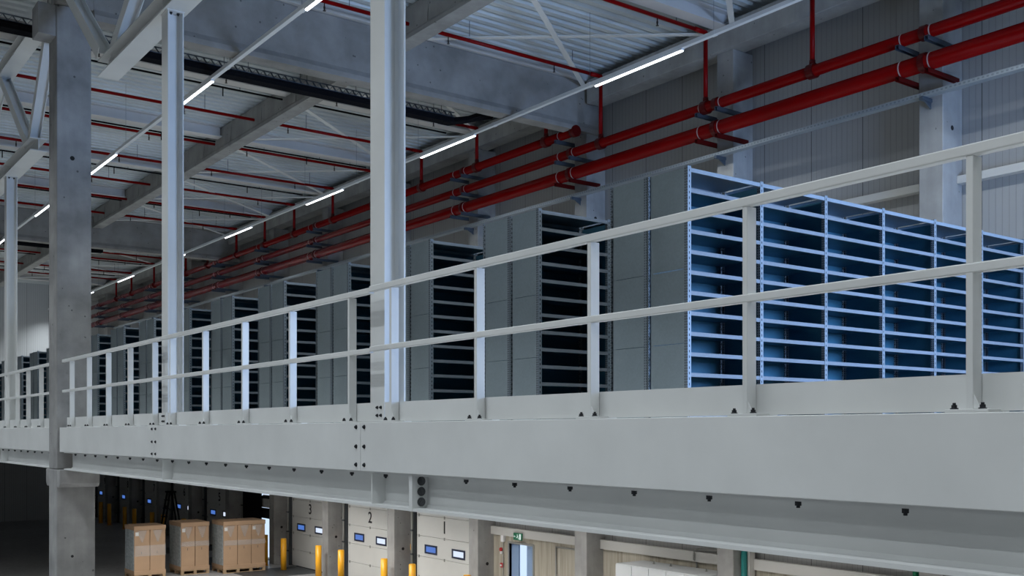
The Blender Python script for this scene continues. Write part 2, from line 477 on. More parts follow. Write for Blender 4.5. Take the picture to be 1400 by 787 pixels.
def edge_beam(ya, yb, lab, stiff=(), end0=False, end1=False):
    t = thing('steel_edge_beam', lab, 'beam', (4.2, ya, -.6), 'white steel beams under the mezzanine edge')
    q = MB()
    q.box(4.06, 4.34, ya, yb, -.332, -.317); q.box(4.06, 4.34, ya, yb, -.602, -.579); q.box(4.193, 4.207, ya, yb, -.579, -.332)
    q.poly([(4.193, ya, -.579), (4.17, ya, -.579), (4.193, ya, -.556)], (0, yb - ya, 0))
    q.build('profile', M['steel_white'], t)
    for s in stiff:
        MB().box(4.07, 4.193, s - .008, s + .008, -.579, -.332).build('stiffener', M['steel_white'], t)
    for on, s in ((end0, ya + .012), (end1, yb - .012)):
        if on:
            e = MB().box(4.055, 4.345, s - .012, s + .012, -.602, -.325).build('end_plate', M['steel_white'], t)
    if end1:
        # the nuts of the joint sit on the near face of the joint plate
        pass
    y = 2.62 - .577 * 10
    while y < yb - .15:
        if y > ya + .1 and all(abs(y - s) > .05 for s in stiff):
            q = MB(); hexbolt(q, (4.085, y, -.332), (0, 0, -1), .017, .022, False); q.build('bolt', M['bolt'], t)
        y += .577
    return t
eb = edge_beam(-4, 6.80, 'white steel beam under the edge plate, from the right side to the three-bolt joint', (3.9 - 10,), end1=True)
for z in (-.372, -.452, -.532):
    q = MB(); hexbolt(q, (4.135, 6.776, z), (0, -1, 0), .027, .02); q.build('joint_bolt', M['joint_bolt'], eb)
edge_beam(6.80, 17.68, 'white steel beam under the edge plate, from the three-bolt joint to the concrete column', (7.44, 12.75), end0=True)
edge_beam(18.62, 40, 'white steel beam under the edge plate, beyond the concrete column', (22.9,))

# big concrete column through the mezzanine edge
t = thing('concrete_column', 'big grey concrete column standing through the mezzanine edge', 'column', (4.3, 18.18, FLOOR))
MB().box(4.0, 4.60, 17.9, 18.45, FLOOR, -.6).box(4.0, 4.54, 17.9, 18.45, -.6, 6.98).build('shaft', M['concrete_dark'], t, bevel=.02)
for pr in ([(17.9, -.604), (17.69, -.604), (17.69, -.83), (17.75, -.89), (17.9, -.89)], [(18.45, -.604), (18.66, -.604), (18.66, -.83), (18.60, -.89), (18.45, -.89)]):
    MB().poly([(4.0, y, z) for y, z in pr], (.62, 0, 0)).build('corbel', M['concrete_dark'], t, bevel=.012)
MB().box(3.72, 4.0, 17.93, 18.35, 6.46, 6.97).build('corbel', M['concrete_dark'], t, bevel=.012)
for z in (4.5, -2.03):
    MB().cyl((4.24, 17.896, z), (4.24, 17.91, z), .036 if z > 0 else .022, 16).build('anchor_hole', M['black'], t)

# white H columns and lattice girder
def h_column(yc, top, lab):
    t = thing('steel_column', lab, 'column', (4.3, yc, DECK), 'white steel columns standing on the mezzanine edge')
    q = MB()
    q.box(4.20, 4.214, yc - .12, yc + .12, DECK + .015, top - .015); q.box(4.386, 4.40, yc - .12, yc + .12, DECK + .015, top - .015)
    q.box(4.214, 4.386, yc - .006, yc + .006, DECK + .015, top - .015)
    for s in (-1, 1):                      # root fillets
        for xf, d in ((4.214, 1), (4.386, -1)):
            q.poly([(xf, yc + s * .006, DECK + .015), (xf + d * .02, yc + s * .006, DECK + .015), (xf, yc + s * .026, DECK + .015)], (0, 0, top - DECK - .03))
    q.build('profile', M['steel_white'], t)
    MB().box(4.17, 4.43, yc - .13, yc + .13, DECK, DECK + .015).build('base_plate', M['steel_white'], t)
    MB().box(4.19, 4.41, yc - .13, yc + .13, top - .015, top).build('head_plate', M['steel_white'], t)
    for dx in (4.255, 4.345):
        q = MB(); hexbolt(q, (dx, yc - .07, top - .015), (0, 0, -1), .015, .02); q.build('bolt', M['bolt'], t)
h_column(7.58, 5.31, 'white steel column nearest the camera, rising beside the railing joint')
h_column(13.07, 5.31, 'white steel column under the end of the lattice girder, before the concrete column')
h_column(23.2, 5.25, 'white steel column at the left edge, beyond the concrete column')

def girder(lab, y_end, y_far, zb, diags, top):
    t = thing('lattice_girder', lab, 'girder', (4.3, min(y_end, y_far), zb), 'white steel lattice girders above the mezzanine edge')
    zc = zb + .12
    MB().hbar((4.31, y_end, zc), (4.31, y_far, zc), .30, .24, tf=.016, tw=.012).build('bottom_chord', M['steel_white'], t)
    MB().hbar((4.31, top[0], top[2] + .12), (4.31, top[1], top[2] + .12), .30, .24, tf=.016, tw=.012).build('top_chord', M['steel_white'], t)
    s = 1 if y_far > y_end else -1
    for c in (13.07, 7.58) if s < 0 else (23.2,):
        MB().box(4.17, 4.45, c - .01, c + .01, zb + .016, zb + .224).build('stiffener', M['steel_white'], t)
    for (p0, p1) in diags:
        MB().hbar(p0, p1, .19, .19, up=(1, 0, 0), tf=.012, tw=.01).build('diagonal', M['steel_white'], t)
    return t
girder('white lattice girder before the concrete column, resting on the steel columns', 16.05, -3, 5.31,
       [((4.17, 15.72, 5.55), (4.17, 17.60, 7.06)), ((4.31, 15.6, 5.56), (4.31, 12.2, 7.46)), ((4.31, 8.8, 5.56), (4.31, 12.0, 7.46)), ((4.31, 8.5, 5.56), (4.31, 5.2, 7.46))], (16.2, -3, 7.46))
girder('white lattice girder beyond the concrete column at the left edge', 20.7, 38, 5.25,
       [((4.31, 21.35, 5.5), (4.31, 23.9, 7.46)), ((4.31, 21.15, 5.5), (4.31, 19.55, 7.4)), ((4.31, 27.5, 5.5), (4.31, 24.3, 7.46))], (19.3, 38, 7.46))

# guardrails
def guardrail(lab, posts, ya, yb, dz=0, kick=None):
    t = thing('guardrail', lab, 'railing', (4.09, ya, DECK), 'white guardrail sections along the mezzanine edge')
    for y in posts:
        p = MB().box(4.06, 4.13, y - .016, y + .016, .097, 1.147 + dz)
        p.poly([(4.13, y - .006, .097), (4.185, y - .006, .097), (4.13, y - .006, .25)], (0, .012, 0))
        p.poly([(4.062, y - .016, .097), (4.062, y - .05, .097), (4.062, y - .016, .16)], (.008, 0, 0))
        o = p.build('post', M['steel_white'], t, bevel=.003)
        MB().box(4.035, 4.20, y - .095, y + .095, .083, .097).build('base_plate', M['steel_white'], o, bevel=.002)
        for s in (-1, 1):
            q = MB(); hexbolt(q, (4.052, y + s * .062, .097), (0, 0, 1), .013, .018); q.build('bolt', M['bolt'], o)
    MB().box(4.055, 4.105, ya, yb, 1.147 + dz, 1.195 + dz).build('top_rail', M['steel_white'], t, bevel=.006)
    MB().box(4.058, 4.098, ya, yb, .660 + dz, .702 + dz).build('mid_rail', M['steel_white'], t, bevel=.006)
    ka, kb = kick or (ya, yb)
    MB().box(4.135, 4.143, ka, kb, .089, .246).build('kick_plate', M['steel_white'], t)
    return t
g = guardrail('white guardrail section nearest the camera, right of the tall white column', [-1.3, -.1, 1.1, 2.31, 3.51, 4.72, 5.93, 7.12], -3, 7.46, 0, (-3, 7.34))
g2 = guardrail('white guardrail section between the two white columns', [7.83, 9.02, 10.18, 11.33, 12.45], 7.46, 12.78, -.012, (7.35, 12.78))
for (dy) in (.05, .11):
    for z in (.14, .205):
        q = MB(); hexbolt(q, (4.135, 7.35 + dy, z), (-1, 0, 0), .011, .012); q.build('bolt', M['bolt'], g2)
g3 = guardrail('white guardrail section ending at the big concrete column', [13.12, 14.17, 15.22, 16.26, 17.3], 12.80, 17.8, -.012)
for dy in (.05, .11):
    for z in (.14, .205):
        q = MB(); hexbolt(q, (4.135, 12.84 + dy, z), (-1, 0, 0), .011, .012); q.build('bolt', M['bolt'], g3)
guardrail('white guardrail section beyond the concrete column at the left edge', [19.45, 20.5, 21.45, 22.45, 23.5, 24.6, 25.7, 26.8], 18.5, 27.4, -.012)

# ---------------------------------------------------------------- shelving
RX, RY, RPITCH, RH, RD, BAY = 6.86, 6.60, 2.21, 2.34, .52, 1.0
NSH = 13
sh_data = MB().box(.047, .998, .004, RD - .004, -.003, 0).box(.047, .998, .003, .006, -.036, 0).box(.047, .998, RD - .006, RD - .003, -.036, 0) \
    .box(.047, .998, .006, .022, -.036, -.033)
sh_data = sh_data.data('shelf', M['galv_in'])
sh_data.materials.append(M['galv_front'])
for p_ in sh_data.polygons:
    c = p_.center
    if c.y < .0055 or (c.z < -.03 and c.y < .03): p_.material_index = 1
top_data = sh_data.copy(); top_data.materials.clear(); top_data.materials.append(M['galv_top']); top_data.materials.append(M['galv_front'])
up_data = MB().box(0, .045, 0, .003, 0, RH + .012).box(0, .003, .003, .042, 0, RH + .012).box(.042, .045, .003, .014, 0, RH + .012).box(.003, .012, .039, .042, 0, RH + .012)
up_data = up_data.data('upright', M['upright'])
b = MB()
for z0, z1 in ((.02, .735), (.739, 1.415), (1.419, RH)): b.box(.004, .008, .042, RD - .042, z0, z1)
pan_data = b.data('side_panel', M['galv'])
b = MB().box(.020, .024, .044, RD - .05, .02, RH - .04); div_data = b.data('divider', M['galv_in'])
foot_data = MB().box(-.005, .055, -.005, .06, 0, .004).data('foot_plate', M['galv'])

def part(name, data, parent, loc, rz=0):
    o = bpy.data.objects.new(name, data); COL.objects.link(o); o.parent = parent; o.location = loc; o.rotation_euler.z = rz
    return o
def rack_run(bays, label, group):
    t = thing('shelving_run', label, 'shelving', (0, 0, 0), group)
    for i in range(bays + 1):
        part('upright', up_data, t, (i * BAY, 0, 0))
        u = part('upright', up_data, t, (i * BAY + .045, RD, 0), PI)
        if i == 0: part('side_panel', pan_data, t, (0, 0, 0))
        else: part('divider', div_data, t, (i * BAY, 0, 0))
        if i < bays:
            for k in range(NSH): part('shelf', top_data if k == 0 else sh_data, t, (i * BAY, 0, RH - .004 - .187 * k))
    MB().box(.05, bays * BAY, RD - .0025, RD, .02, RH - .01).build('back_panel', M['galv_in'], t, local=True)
    MB().box(bays * BAY + .0455, bays * BAY + .049, .042, RD - .042, .02, RH - .01).build('side_panel', M['galv'], t, local=True)
    return t
FG, RG = 'shelving runs facing the near end', 'shelving runs backing onto the front runs'
first = rack_run(7, 'long brightly lit shelving run at the right, open shelves facing the camera', FG)
first.location = (RX, RY, DECK)
proto = rack_run(2, 'x', RG)
index_kids()
def mirror_place(o, y):       # the rear run turns its back to the front run: its own mesh data are symmetric in depth
    o.location = (RX, y, DECK)
NROW = 16
for k in range(NROW):
    yf = RY + RPITCH * k
    nm = ORD[k] if k else 'first'
    if k > 0:
        o = copy_tree(proto); o.location = (RX, yf, DECK)
        o['label'] = 'grey shelving run with dark open shelves, front half of the %s double row from right' % nm; o['group'] = FG
    o = proto if k == NROW - 1 else copy_tree(proto)
    o.location = (RX, yf + RD + .012, DECK)
    o['label'] = 'grey sheet-sided shelving run, rear half of the %s double row from right' % nm; o['group'] = RG

# ---------------------------------------------------------------- red sprinkler mains, brackets, branches
PX = 14.90
MAINS = [(6.77, .098, Y0 - .05, 59.5, 'uppermost red sprinkler main, starting at the third wall column'),
         (6.30, .100, -6, 59.5, 'middle red sprinkler main along the panel wall'),
         (5.83, .135, -6, 59.5, 'lowest and thickest red sprinkler main along the panel wall')]
for (z, r, ya, yb, lab) in MAINS:
    t = thing('sprinkler_main', lab.replace('third wall column', 'cross beam'), 'pipe', (PX, ya, z), 'red mains along the wall')
    MB().cyl((PX, ya, z), (PX, yb, z), r, 24).build('pipe', M['red'], t)
    for k in range(-4, 10):
        y = ycol(k) + .08
        if y > ya + .2: MB().ring((PX, y - .05, z), (PX, y + .05, z), r + .022, r - .002, 20).build('coupling', M['coupling'], t)
    if ya > 0:
        MB().cyl((PX, ya - .06, z), (PX, ya + .08, z), r + .03, 20).build('end_cap', M['coupling'], t)
for k in range(-3, 10):
    yc = ycol(k)
    t = thing('pipe_bracket', 'steel bracket arms holding the red mains on the %s wall column from the near end' % ORD[k + 4], 'bracket', (COLX, yc, 5.6), 'pipe brackets on the wall columns')
    for s, y in ((-1, yc - .045), (1, yc + .465)):
        for (z, r, ya, yb, lab) in MAINS:
            if y < ya + .15: continue
            red = z < 6 and k < 1
            q = MB(); zz = z - r - .006
            q.box(PX - .16, COLX + .35, y - .035, y - .029, zz - .075, zz).box(PX - .16, COLX + .35, y - .035, y + .035, zz - .006, zz).box(PX - .16, COLX + .35, y + .029, y + .035, zz - .075, zz)
            a = q.build('arm', M['coupling'] if red else M['arm'], t)
            MB().ring((PX, y - .008, z), (PX, y + .008, z), r + .007, r, 24).build('clamp', M['clamp'], t)

BR = [11.36, 13.86, 16.93, 18.85, 21.7, 24.4, 27.1, 29.8, 32.7, 35.2, 37.9, 41.0, 43.6, 46.2, 47.9, 51.4, 54.0]
for i, y in enumerate(BR):
    zm = 6.77 if y > Y0 else 6.30
    t = thing('sprinkler_branch', 'red sprinkler branch pipe, %s riser from the near end, crossing under the roof' % ORD[i], 'pipe', (PX, y, zm), 'red sprinkler branches under the roof')
    zb = 7.76
    MB().tube([(PX, y, zm + .09), (PX, y, zb), (PX - .3, y, zb)], .044, 12).build('riser', M['red_thin'], t)
    MB().ring((PX, y - .07, zm), (PX, y + .07, zm), .13, .095, 20).cyl((PX, y, zm + .09), (PX, y, zm + .19), .055, 14).build('saddle', M['coupling'], t)
    MB().cyl((PX - .3, y, zb), (10.41, y, zb), .037, 10).build('branch_pipe', M['red_thin'], t)
    MB().cyl((10.05, y, zb), (0.5, y, zb), .037, 10).build('branch_pipe', M['red_thin'], t)
    x = PX - 1.3
    while x > .6:
        MB().cyl((x, y, zb - .02), (x, y, zb - .10), .012, 8).cyl((x, y, zb - .10), (x, y, zb - .17), .020, 8, .012).cyl((x, y, zb - .17), (x, y, zb - .175), .03, 10).build('sprinkler_head', M['head'], t)
        MB().bar((x + .5, y, zb), (x + .5, y, 8.15), .01, .01).build('hanger', M['arm'], t)
        x -= 2.65

# ---------------------------------------------------------------- cable trays
def perforated(b, x0, x1, yy, z0, z1):
    """tray side plate with triangular openings"""
    h = z1 - z0; s = .15
    b.box(x0, x1, yy - .002, yy + .002, z1 - .02, z1); b.box(x0, x1, yy - .002, yy + .002, z0, z0 + .02)
    x = x0
    while x < x1 - s:
        b.bar((x, yy, z0 + .01), (x + s / 2, yy, z1 - .01), .004, .05, up=(0, 1, 0)); b.bar((x + s / 2, yy, z1 - .01), (x + s, yy, z0 + .01), .004, .05, up=(0, 1, 0))
        x += s
def ctray(yc, x0, x1, z, lab, bend):
    t = thing('cable_tray', lab, 'cable tray', (x0, yc, z), 'black loaded cable trays below the roof')
    q = MB(); perforated(q, x0, x1, yc - .15, z, z + .12); perforated(q, x0, x1, yc + .15, z, z + .12)
    q.box(x0, x1, yc - .15, yc + .15, z, z + .004); q.build('tray', M['arm'], t)
    q = MB(); rnd = random.Random(3)
    for i in range(11):
        yy = yc - .16 + .032 * i; rr = .018 + .009 * rnd.random(); zz = z - .03 - .035 * rnd.random()
        pts = [(x0, yy, zz)]
        x = x0
        while x < x1:
            x = min(x1, x + 1.1); pts.append((x, yy + rnd.uniform(-.008, .008), zz + rnd.uniform(-.012, .012)))
        if bend: pts += [(x1 + .2, yy - .25, zz + .01), (x1 + .32 + .03 * i, yy - .55 - .03 * i, zz + .05), (x1 + .36 + .03 * i, yy - .95, zz + .13)]
        q.tube(pts, rr, 7)
        if bend:
            q.tube([(px, py, pz - .03) for px, py, pz in pts[-5:]], .022, 7); q.tube([(px, py, pz + .03) for px, py, pz in pts[-4:]], .022, 7)
    for i in range(9):
        yy = yc - .13 + .032 * i; zz = z - .085
        q.cyl((x0, yy, zz), (x1, yy, zz), .024, 7)
    for i in range(6): q.cyl((x0, yc - .155, z - .11 + .02 * i), (x1, yc - .155, z - .11 + .02 * i), .014, 6)
    q.build('cable_bundle', M['cable'], t)
    x = x0 + .8
    while x < x1:
        MB().cyl((x, yc - .16, z), (x, yc - .16, 8.15), .006, 6).cyl((x, yc + .16, z), (x, yc + .16, 8.15), .006, 6).build('hanger', M['dark_steel'], t)
        x += 1.6
ctray(19.3, 0.2, 12.55, 6.98, 'black-loaded cable tray hanging beyond the first cross beam', True)
ctray(40.3, 2.0, 10.6, 6.85, 'black-loaded cable tray hanging beyond the second cross beam', False)

# thin galvanised tray along the wall
t = thing('wall_cable_tray', 'narrow galvanised cable tray running along the panel wall', 'cable tray', (15.1, -6, 5.36))
q = MB().box(15.05, 15.19, -6, 55, 5.36, 5.363)
for xx in (15.05, 15.19): q.box(xx - .002, xx + .002, -6, 55, 5.36, 5.425)
q.build('tray', M['tray_galv'], t)
for k in range(-3, 9):
    MB().box(15.0, 15.28, ycol(k) + .18, ycol(k) + .24, 5.30, 5.36).poly([(15.28, ycol(k) + .2, 5.30), (15.28, ycol(k) + .2, 5.2), (15.1, ycol(k) + .2, 5.30)], (0, .02, 0)).build('bracket', M['arm'], t)

# ---------------------------------------------------------------- light lines
LEDY = [12.72 + 6.43 * k for k in range(-2, 8)]
def light_line(X, lab):
    Z = 6.71
    t = thing('light_trunk', 'slim white trunking carrying the lamps, ' + lab, 'light trunking', (X, -5, Z), 'slim light trunking lines under the roof')
    MB().box(X - .040, X + .040, -5, BACK - .4, Z, Z + .07).build('rail', M['trunk'], t, bevel=.004)
    y = -4
    while y < BACK - 1:
        MB().cyl((X, y, Z + .05), (X, y, 8.15), .003, 6).build('hanger', M['arm'], t)
        MB().box(X - .045, X + .045, y - .05, y + .05, Z - .004, Z + .074).build('joint', M['trunk'], t)
        y += 3.2
    for i, y in enumerate(LEDY):
        l = thing('led_luminaire', 'lit white tube lamp, %s on the trunking %s' % (ORD[i], lab), 'lamp', (X, y, Z), 'lit tube lamps ' + lab)
        MB().box(X - .034, X + .034, y, y + 2.32, Z - .028, Z).build('housing', M['trunk'], l)
        MB().poly([(X - .026, y + .01, Z - .028), (X - .026, y + .01, Z - .04), (X - .015, y + .01, Z - .052), (X + .015, y + .01, Z - .052), (X + .026, y + .01, Z - .04), (X + .026, y + .01, Z - .028)], (0, 2.30, 0)).build('diffuser', M['led'], l)
light_line(13.1, 'beside the red mains')
light_line(7.06, 'left of the near white column')

# ---------------------------------------------------------------- dock doors
def text(s, name, parent, loc, size, m, sx=1.05):
    c = bpy.data.curves.new(name, 'FONT'); c.body = s; c.size = size; c.extrude = .002; c.align_x = 'CENTER'; c.align_y = 'CENTER'; c.offset = .006
    o = bpy.data.objects.new(name, c); COL.objects.link(o); c.materials.append(m)
    o.parent = parent; o.location = loc; o.rotation_euler = (PI / 2, 0, -PI / 2); o.scale = (sx, 1, 1)
    return o
for n in range(1, 10):
    yc = ydoor(n)
    t = thing('door_%d' % n, 'open dock doorway with daylight beyond, between doors 3 and 5' if n == 4 else 'pale sectional dock door numbered %d with two small windows' % n, 'dock door', (WALL, yc, FLOOR), None, 'structure')
    x = WALL - .02
    lift = 1.92 if n == 4 else 0
    q = MB(); z = FLOOR + .02 + lift; hts = [.57, .60, .60, .60, .60, .33] if n != 4 else [.36]
    js = []
    for h in hts:
        q.box(x - .045, x - .002, yc - 1.5, yc + 1.5, z, z + h - .008); z += h; js.append(z)
    leaf = q.build('door_leaf', M['door_panel'], t, bevel=.004)
    if n != 4:
        zw = FLOOR + .02 + .57 + .60 + .23
        for s, mm in ((1, 'pane_blue'), (-1, 'pane_white')):
            ywin = yc + s * .72
            q = MB()
            q.box(x - .062, x - .045, ywin - .33, ywin + .33, zw + .08, zw + .13).box(x - .062, x - .045, ywin - .33, ywin + .33, zw - .13, zw - .08)
            q.box(x - .062, x - .045, ywin - .33, ywin - .265, zw - .08, zw + .08).box(x - .062, x - .045, ywin + .265, ywin + .33, zw - .08, zw + .08)
            w = q.build('window', mat('navy_window_frame', (.012, .022, .06), .4) if 'nwf' not in M else M['nwf'], t)
            M['nwf'] = w.data.materials[0]
            MB().box(x - .050, x - .046, ywin - .265, ywin + .265, zw - .08, zw + .08).build('pane', M[mm], w)
        text(str(n), 'number', t, (x - .049 - WALL, 0, 2.09), .50, M['black'])
        for z in js[:-1]:
            for dy in (0, 1.38, -1.38):
                MB().box(x - .056, x - .045, yc + dy - .025, yc + dy + .025, z - .05, z + .03).build('hinge', M['conduit'], t)
    else:
        MB().box(x - .05, x - .0, yc - 1.5, yc + 1.5, FLOOR + 1.53, FLOOR + 1.92).build('rubber_seal', M['black'], t)
        MB().box(x - .05, x - .0, yc - 1.5, yc + 1.5, FLOOR + 2.28, FLOOR + 2.38).build('panel_joint', M['black'], t)
        w = MB().box(x - .05, x - .002, yc - 1.5, yc - .2, FLOOR + 2.38, FLOOR + 2.42).box(x - .05, x - .002, yc - 1.5, yc - .2, FLOOR + 2.62, FLOOR + D_H).build('upper_panel', M['dark_steel'], t)
        MB().box(x - .03, x - .02, yc - 1.45, yc - .2, FLOOR + 2.42, FLOOR + 2.62).build('pane', M['pane_white'], w)
        MB().box(x - .16, x - .09, yc - .2, yc + 1.5, FLOOR, FLOOR + 3.6).build('strip_curtain', M['cable'], t)
    for s in (-1, 1):
        yy = yc + s * 1.56
        q = MB().box(x - .14, x, yy - .035, yy + .035, FLOOR, FLOOR + 4.4)
        o = q.build('guide_rail', M['dark_steel'], t)
        q = MB().cyl((x - .17, yy + .02, FLOOR + .05), (x - .17, yy + .02, FLOOR + 4.3), .035, 10)
        q.build('spring_pipe', M['conduit'], t)
        q = MB()
        for z in (.5, 1.2, 1.9, 2.6): q.box(x - .215, x - .12, yy - .05, yy + .06, FLOOR + z, FLOOR + z + .05)
        q.build('pipe_clip', M['dark_steel'], t)
    # cable chain and pull cord beside the left guide, with a yellow and a red control
    if n < 4:
        yy = yc + 1.75
        c = thing('door_control', 'yellow and red pull-switch box on the wall left of dock door %d' % n, 'control', (WALL - .06, yy, FLOOR + 1.2), 'pull switches beside the dock doors')
        MB().cyl((WALL - .05, yy, FLOOR + 1.5), (WALL - .05, yy, FLOOR + 2.3), .018, 8).build('cable', M['cable'], c)
        MB().box(WALL - .12, WALL, yy - .05, yy + .05, FLOOR + 1.32, FLOOR + 1.5).build('switch_box', M['bollard'], c, bevel=.01)
        MB().cyl((WALL - .06, yy, FLOOR + 1.14), (WALL - .06, yy, FLOOR + 1.28), .05, 12).cyl((WALL - .06, yy, FLOOR + 1.28), (WALL - .06, yy, FLOOR + 1.33), .01, 8).build('knob', M['red_plastic'], c)
    if n < 6:
        l = thing('dock_leveller', 'dark steel leveller plate in the floor before the dock doorway %s' % ('left open' if n == 4 else 'number %d' % n), 'dock leveller', (WALL - 1.4, yc, FLOOR), 'dock levellers before the doors')
        MB().box(WALL - 2.6, WALL - .12, yc - 1.05, yc + 1.05, FLOOR, FLOOR + .012).build('plate', M['dark_steel'], l)
        MB().box(WALL - .12, WALL - .07, yc - 1.05, yc + 1.05, FLOOR, FLOOR + .03).build('lip_hinge', M['black'], l)

# bollards, a pair before each door
bol = None
for n in range(1, 10):
    for s, dy in (('right', 22.22), ('left', 24.97)):
        y = dy + PITCH * (n - 1)
        lab = 'yellow round bollard before dock door %d, on its %s' % (n, s) if n != 4 else 'yellow round bollard before the open dock doorway, on its %s' % s
        if bol is None:
            bol = thing('bollard', lab, 'bollard', (14.95, y, FLOOR), 'yellow bollards before the dock doors')
            MB().cyl((0, 0, .012), (0, 0, 1.09), .10, 24).cyl((0, 0, 1.09), (0, 0, 1.105), .10, 24, .085).build('post', M['bollard'], bol, local=True)
            MB().cyl((0, 0, 0), (0, 0, .012), .135, 24).build('base_plate', M['bollard'], bol, local=True)
            index_kids()
        else:
            o = copy_tree(bol); o.location = (14.95, y, FLOOR); o['label'] = lab

# ---------------------------------------------------------------- exit door, sign, alarm, cabinet, pipes at the plinth
XP = WALL - .06
t = thing('door_10', 'half-open emergency exit door in bluish daylight', 'door', (XP, (EX0 + EX1) / 2, FLOOR), None, 'structure')
MB().box(XP - .02, WALL + .1, EX0 - .05, EX0, FLOOR, EXT + .05).box(XP - .02, WALL + .1, EX1, EX1 + .05, FLOOR, EXT + .05).box(XP - .02, WALL + .1, EX0, EX1, EXT, EXT + .05).build('frame', M['conduit'], t)
ang = math.radians(20)
Mx = Matrix.Translation((WALL + .02, EX0 + .03, FLOOR + .01)) @ Matrix.Rotation(-ang, 4, 'Z')
lf = MB(); lf.box(-.02, .02, 0, .62, 0, EXT - FLOOR - .03, Mx); lf = lf.build('door_leaf', M['door_leaf_blue'], t)
q = MB().box(WALL + .0, WALL + .04, EX1 - .32, EX1 - .01, FLOOR + .01, EXT - .02); q.build('door_leaf', M['door_leaf_blue'], t)
q = MB().box(-.05, -.03, .08, .55, 1.02, 1.06, Mx).box(-.03, -.02, .1, .14, 1.01, 1.07, Mx).box(-.03, -.02, .48, .52, 1.01, 1.07, Mx); q.build('push_bar', M['conduit'], lf)

ysg = 20.95
t = thing('exit_sign', 'small green emergency exit sign above the half-open exit door', 'sign', (XP - .05, ysg, -2.72))
MB().box(XP - .16, XP - .12, ysg - .17, ysg + .17, -2.73, -2.55).build('sign_box', M['green'], t, bevel=.005)
q = MB(); xs = XP - .163
q.box(xs, xs + .003, ysg - .15, ysg - .08, -2.71, -2.57)                                       # doorway
q.cyl((xs, ysg + .0, -2.595), (xs + .003, ysg + .0, -2.595), .014, 10)                          # running figure
q.poly([(xs, ysg + .01, -2.61), (xs, ysg - .02, -2.61), (xs, ysg - .035, -2.65), (xs, ysg + .0, -2.66)], (.003, 0, 0))
q.poly([(xs, ysg - .02, -2.65), (xs, ysg - .035, -2.655), (xs, ysg - .055, -2.70), (xs, ysg - .04, -2.705)], (.003, 0, 0))
q.poly([(xs, ysg + .0, -2.655), (xs, ysg + .03, -2.68), (xs, ysg + .05, -2.675), (xs, ysg + .02, -2.645)], (.003, 0, 0))
q.poly([(xs, ysg + .12, -2.635), (xs, ysg + .12, -2.645), (xs, ysg + .07, -2.645), (xs, ysg + .07, -2.635)], (.003, 0, 0))
q.poly([(xs, ysg + .155, -2.64), (xs, ysg + .115, -2.615), (xs, ysg + .115, -2.665)], (.003, 0, 0))
q.build('pictogram', M['exit_lit'], t)
MB().box(XP - .12, XP, ysg - .02, ysg + .02, -2.58, -2.56).build('bracket', M['conduit'], t)
t = thing('alarm_siren', 'white box detector on the plinth left of the exit sign', 'alarm', (XP, 21.72, -2.75))
MB().box(XP - .09, XP, 21.66, 21.78, -2.84, -2.66).build('housing', M['white'], t, bevel=.015)
MB().cyl((XP - .03, 21.74, FLOOR + .1), (XP - .03, 21.74, -2.84), .012, 8).build('conduit', M['conduit'], t)
t = thing('alarm_button', 'red round fire alarm button left of the exit door', 'alarm', (XP, 21.8, -3.45))
MB().box(XP - .05, XP, 21.74, 21.86, -3.52, -3.4).build('back_box', M['red_plastic'], t, bevel=.01)
MB().cyl((XP - .065, 21.8, -3.46), (XP - .05, 21.8, -3.46), .028, 14).build('button', M['white'], t)
t = thing('alarm_lamp', 'small red and white alarm lamp above the fire alarm button', 'alarm', (XP, 21.84, -3.08))
MB().cyl((XP - .05, 21.84, -3.05), (XP, 21.84, -3.05), .05, 12).build('lens', M['red_plastic'], t)
MB().box(XP - .04, XP, 21.81, 21.87, -3.17, -3.1).build('base', M['white'], t)

def conduit(name, lab, pts, r, m, cat='conduit', group=None):
    o = MB().tube(pts, r, 10).build(name, m); return tag(o, lab, cat, group, 'thing')
conduit('conduit', 'thin grey conduit bent along the plinth, left of the wall column by the exit door', [(XP - .03, 19.55, FLOOR + .2), (XP - .03, 19.55, -2.78), (XP - .03, 18.32, -2.78)], .02, M['conduit'], group=None)
conduit('conduit', 'grey conduit arching over the pale rail above the white cabinet', [(XP - .04, 14.9, -2.80), (XP - .04, 14.9, -2.66), (XP - .12, 14.9, -2.62), (XP - .12, 14.9, -2.42), (XP - .05, 14.8, -2.40), (XP - .05, 14.0, -2.40)], .02, M['conduit'])
for i, (dy, lab) in enumerate(((.0, 'nearest of the three green pipes beside the right wall column'), (.12, 'middle one of the three green pipes beside the right wall column'), (.24, 'farthest of the three green pipes beside the right wall column'))):
    o = MB().cyl((15.7, ycol(-2) + .50 + dy, FLOOR), (15.7, ycol(-2) + .50 + dy, -.32), .05, 14).build('green_pipe', M['green_pipe']); tag(o, lab, 'pipe', 'green pipes beside the right wall column', 'thing')
o = MB().cyl((15.5, ycol(-1) - .08, FLOOR), (15.5, ycol(-1) - .08, -.32), .06, 14).build('teal_pipe', M['teal_pipe']); tag(o, 'teal downpipe on the wall column right of the white cabinet', 'pipe', None, 'thing')
o = MB().box(15.56, 15.72, ycol(-1) - .16, ycol(-1) - .01, FLOOR, -.32).build('pipe_casing', M['trim']); tag(o, 'pale square casing beside the teal downpipe', 'casing', None, 'thing')

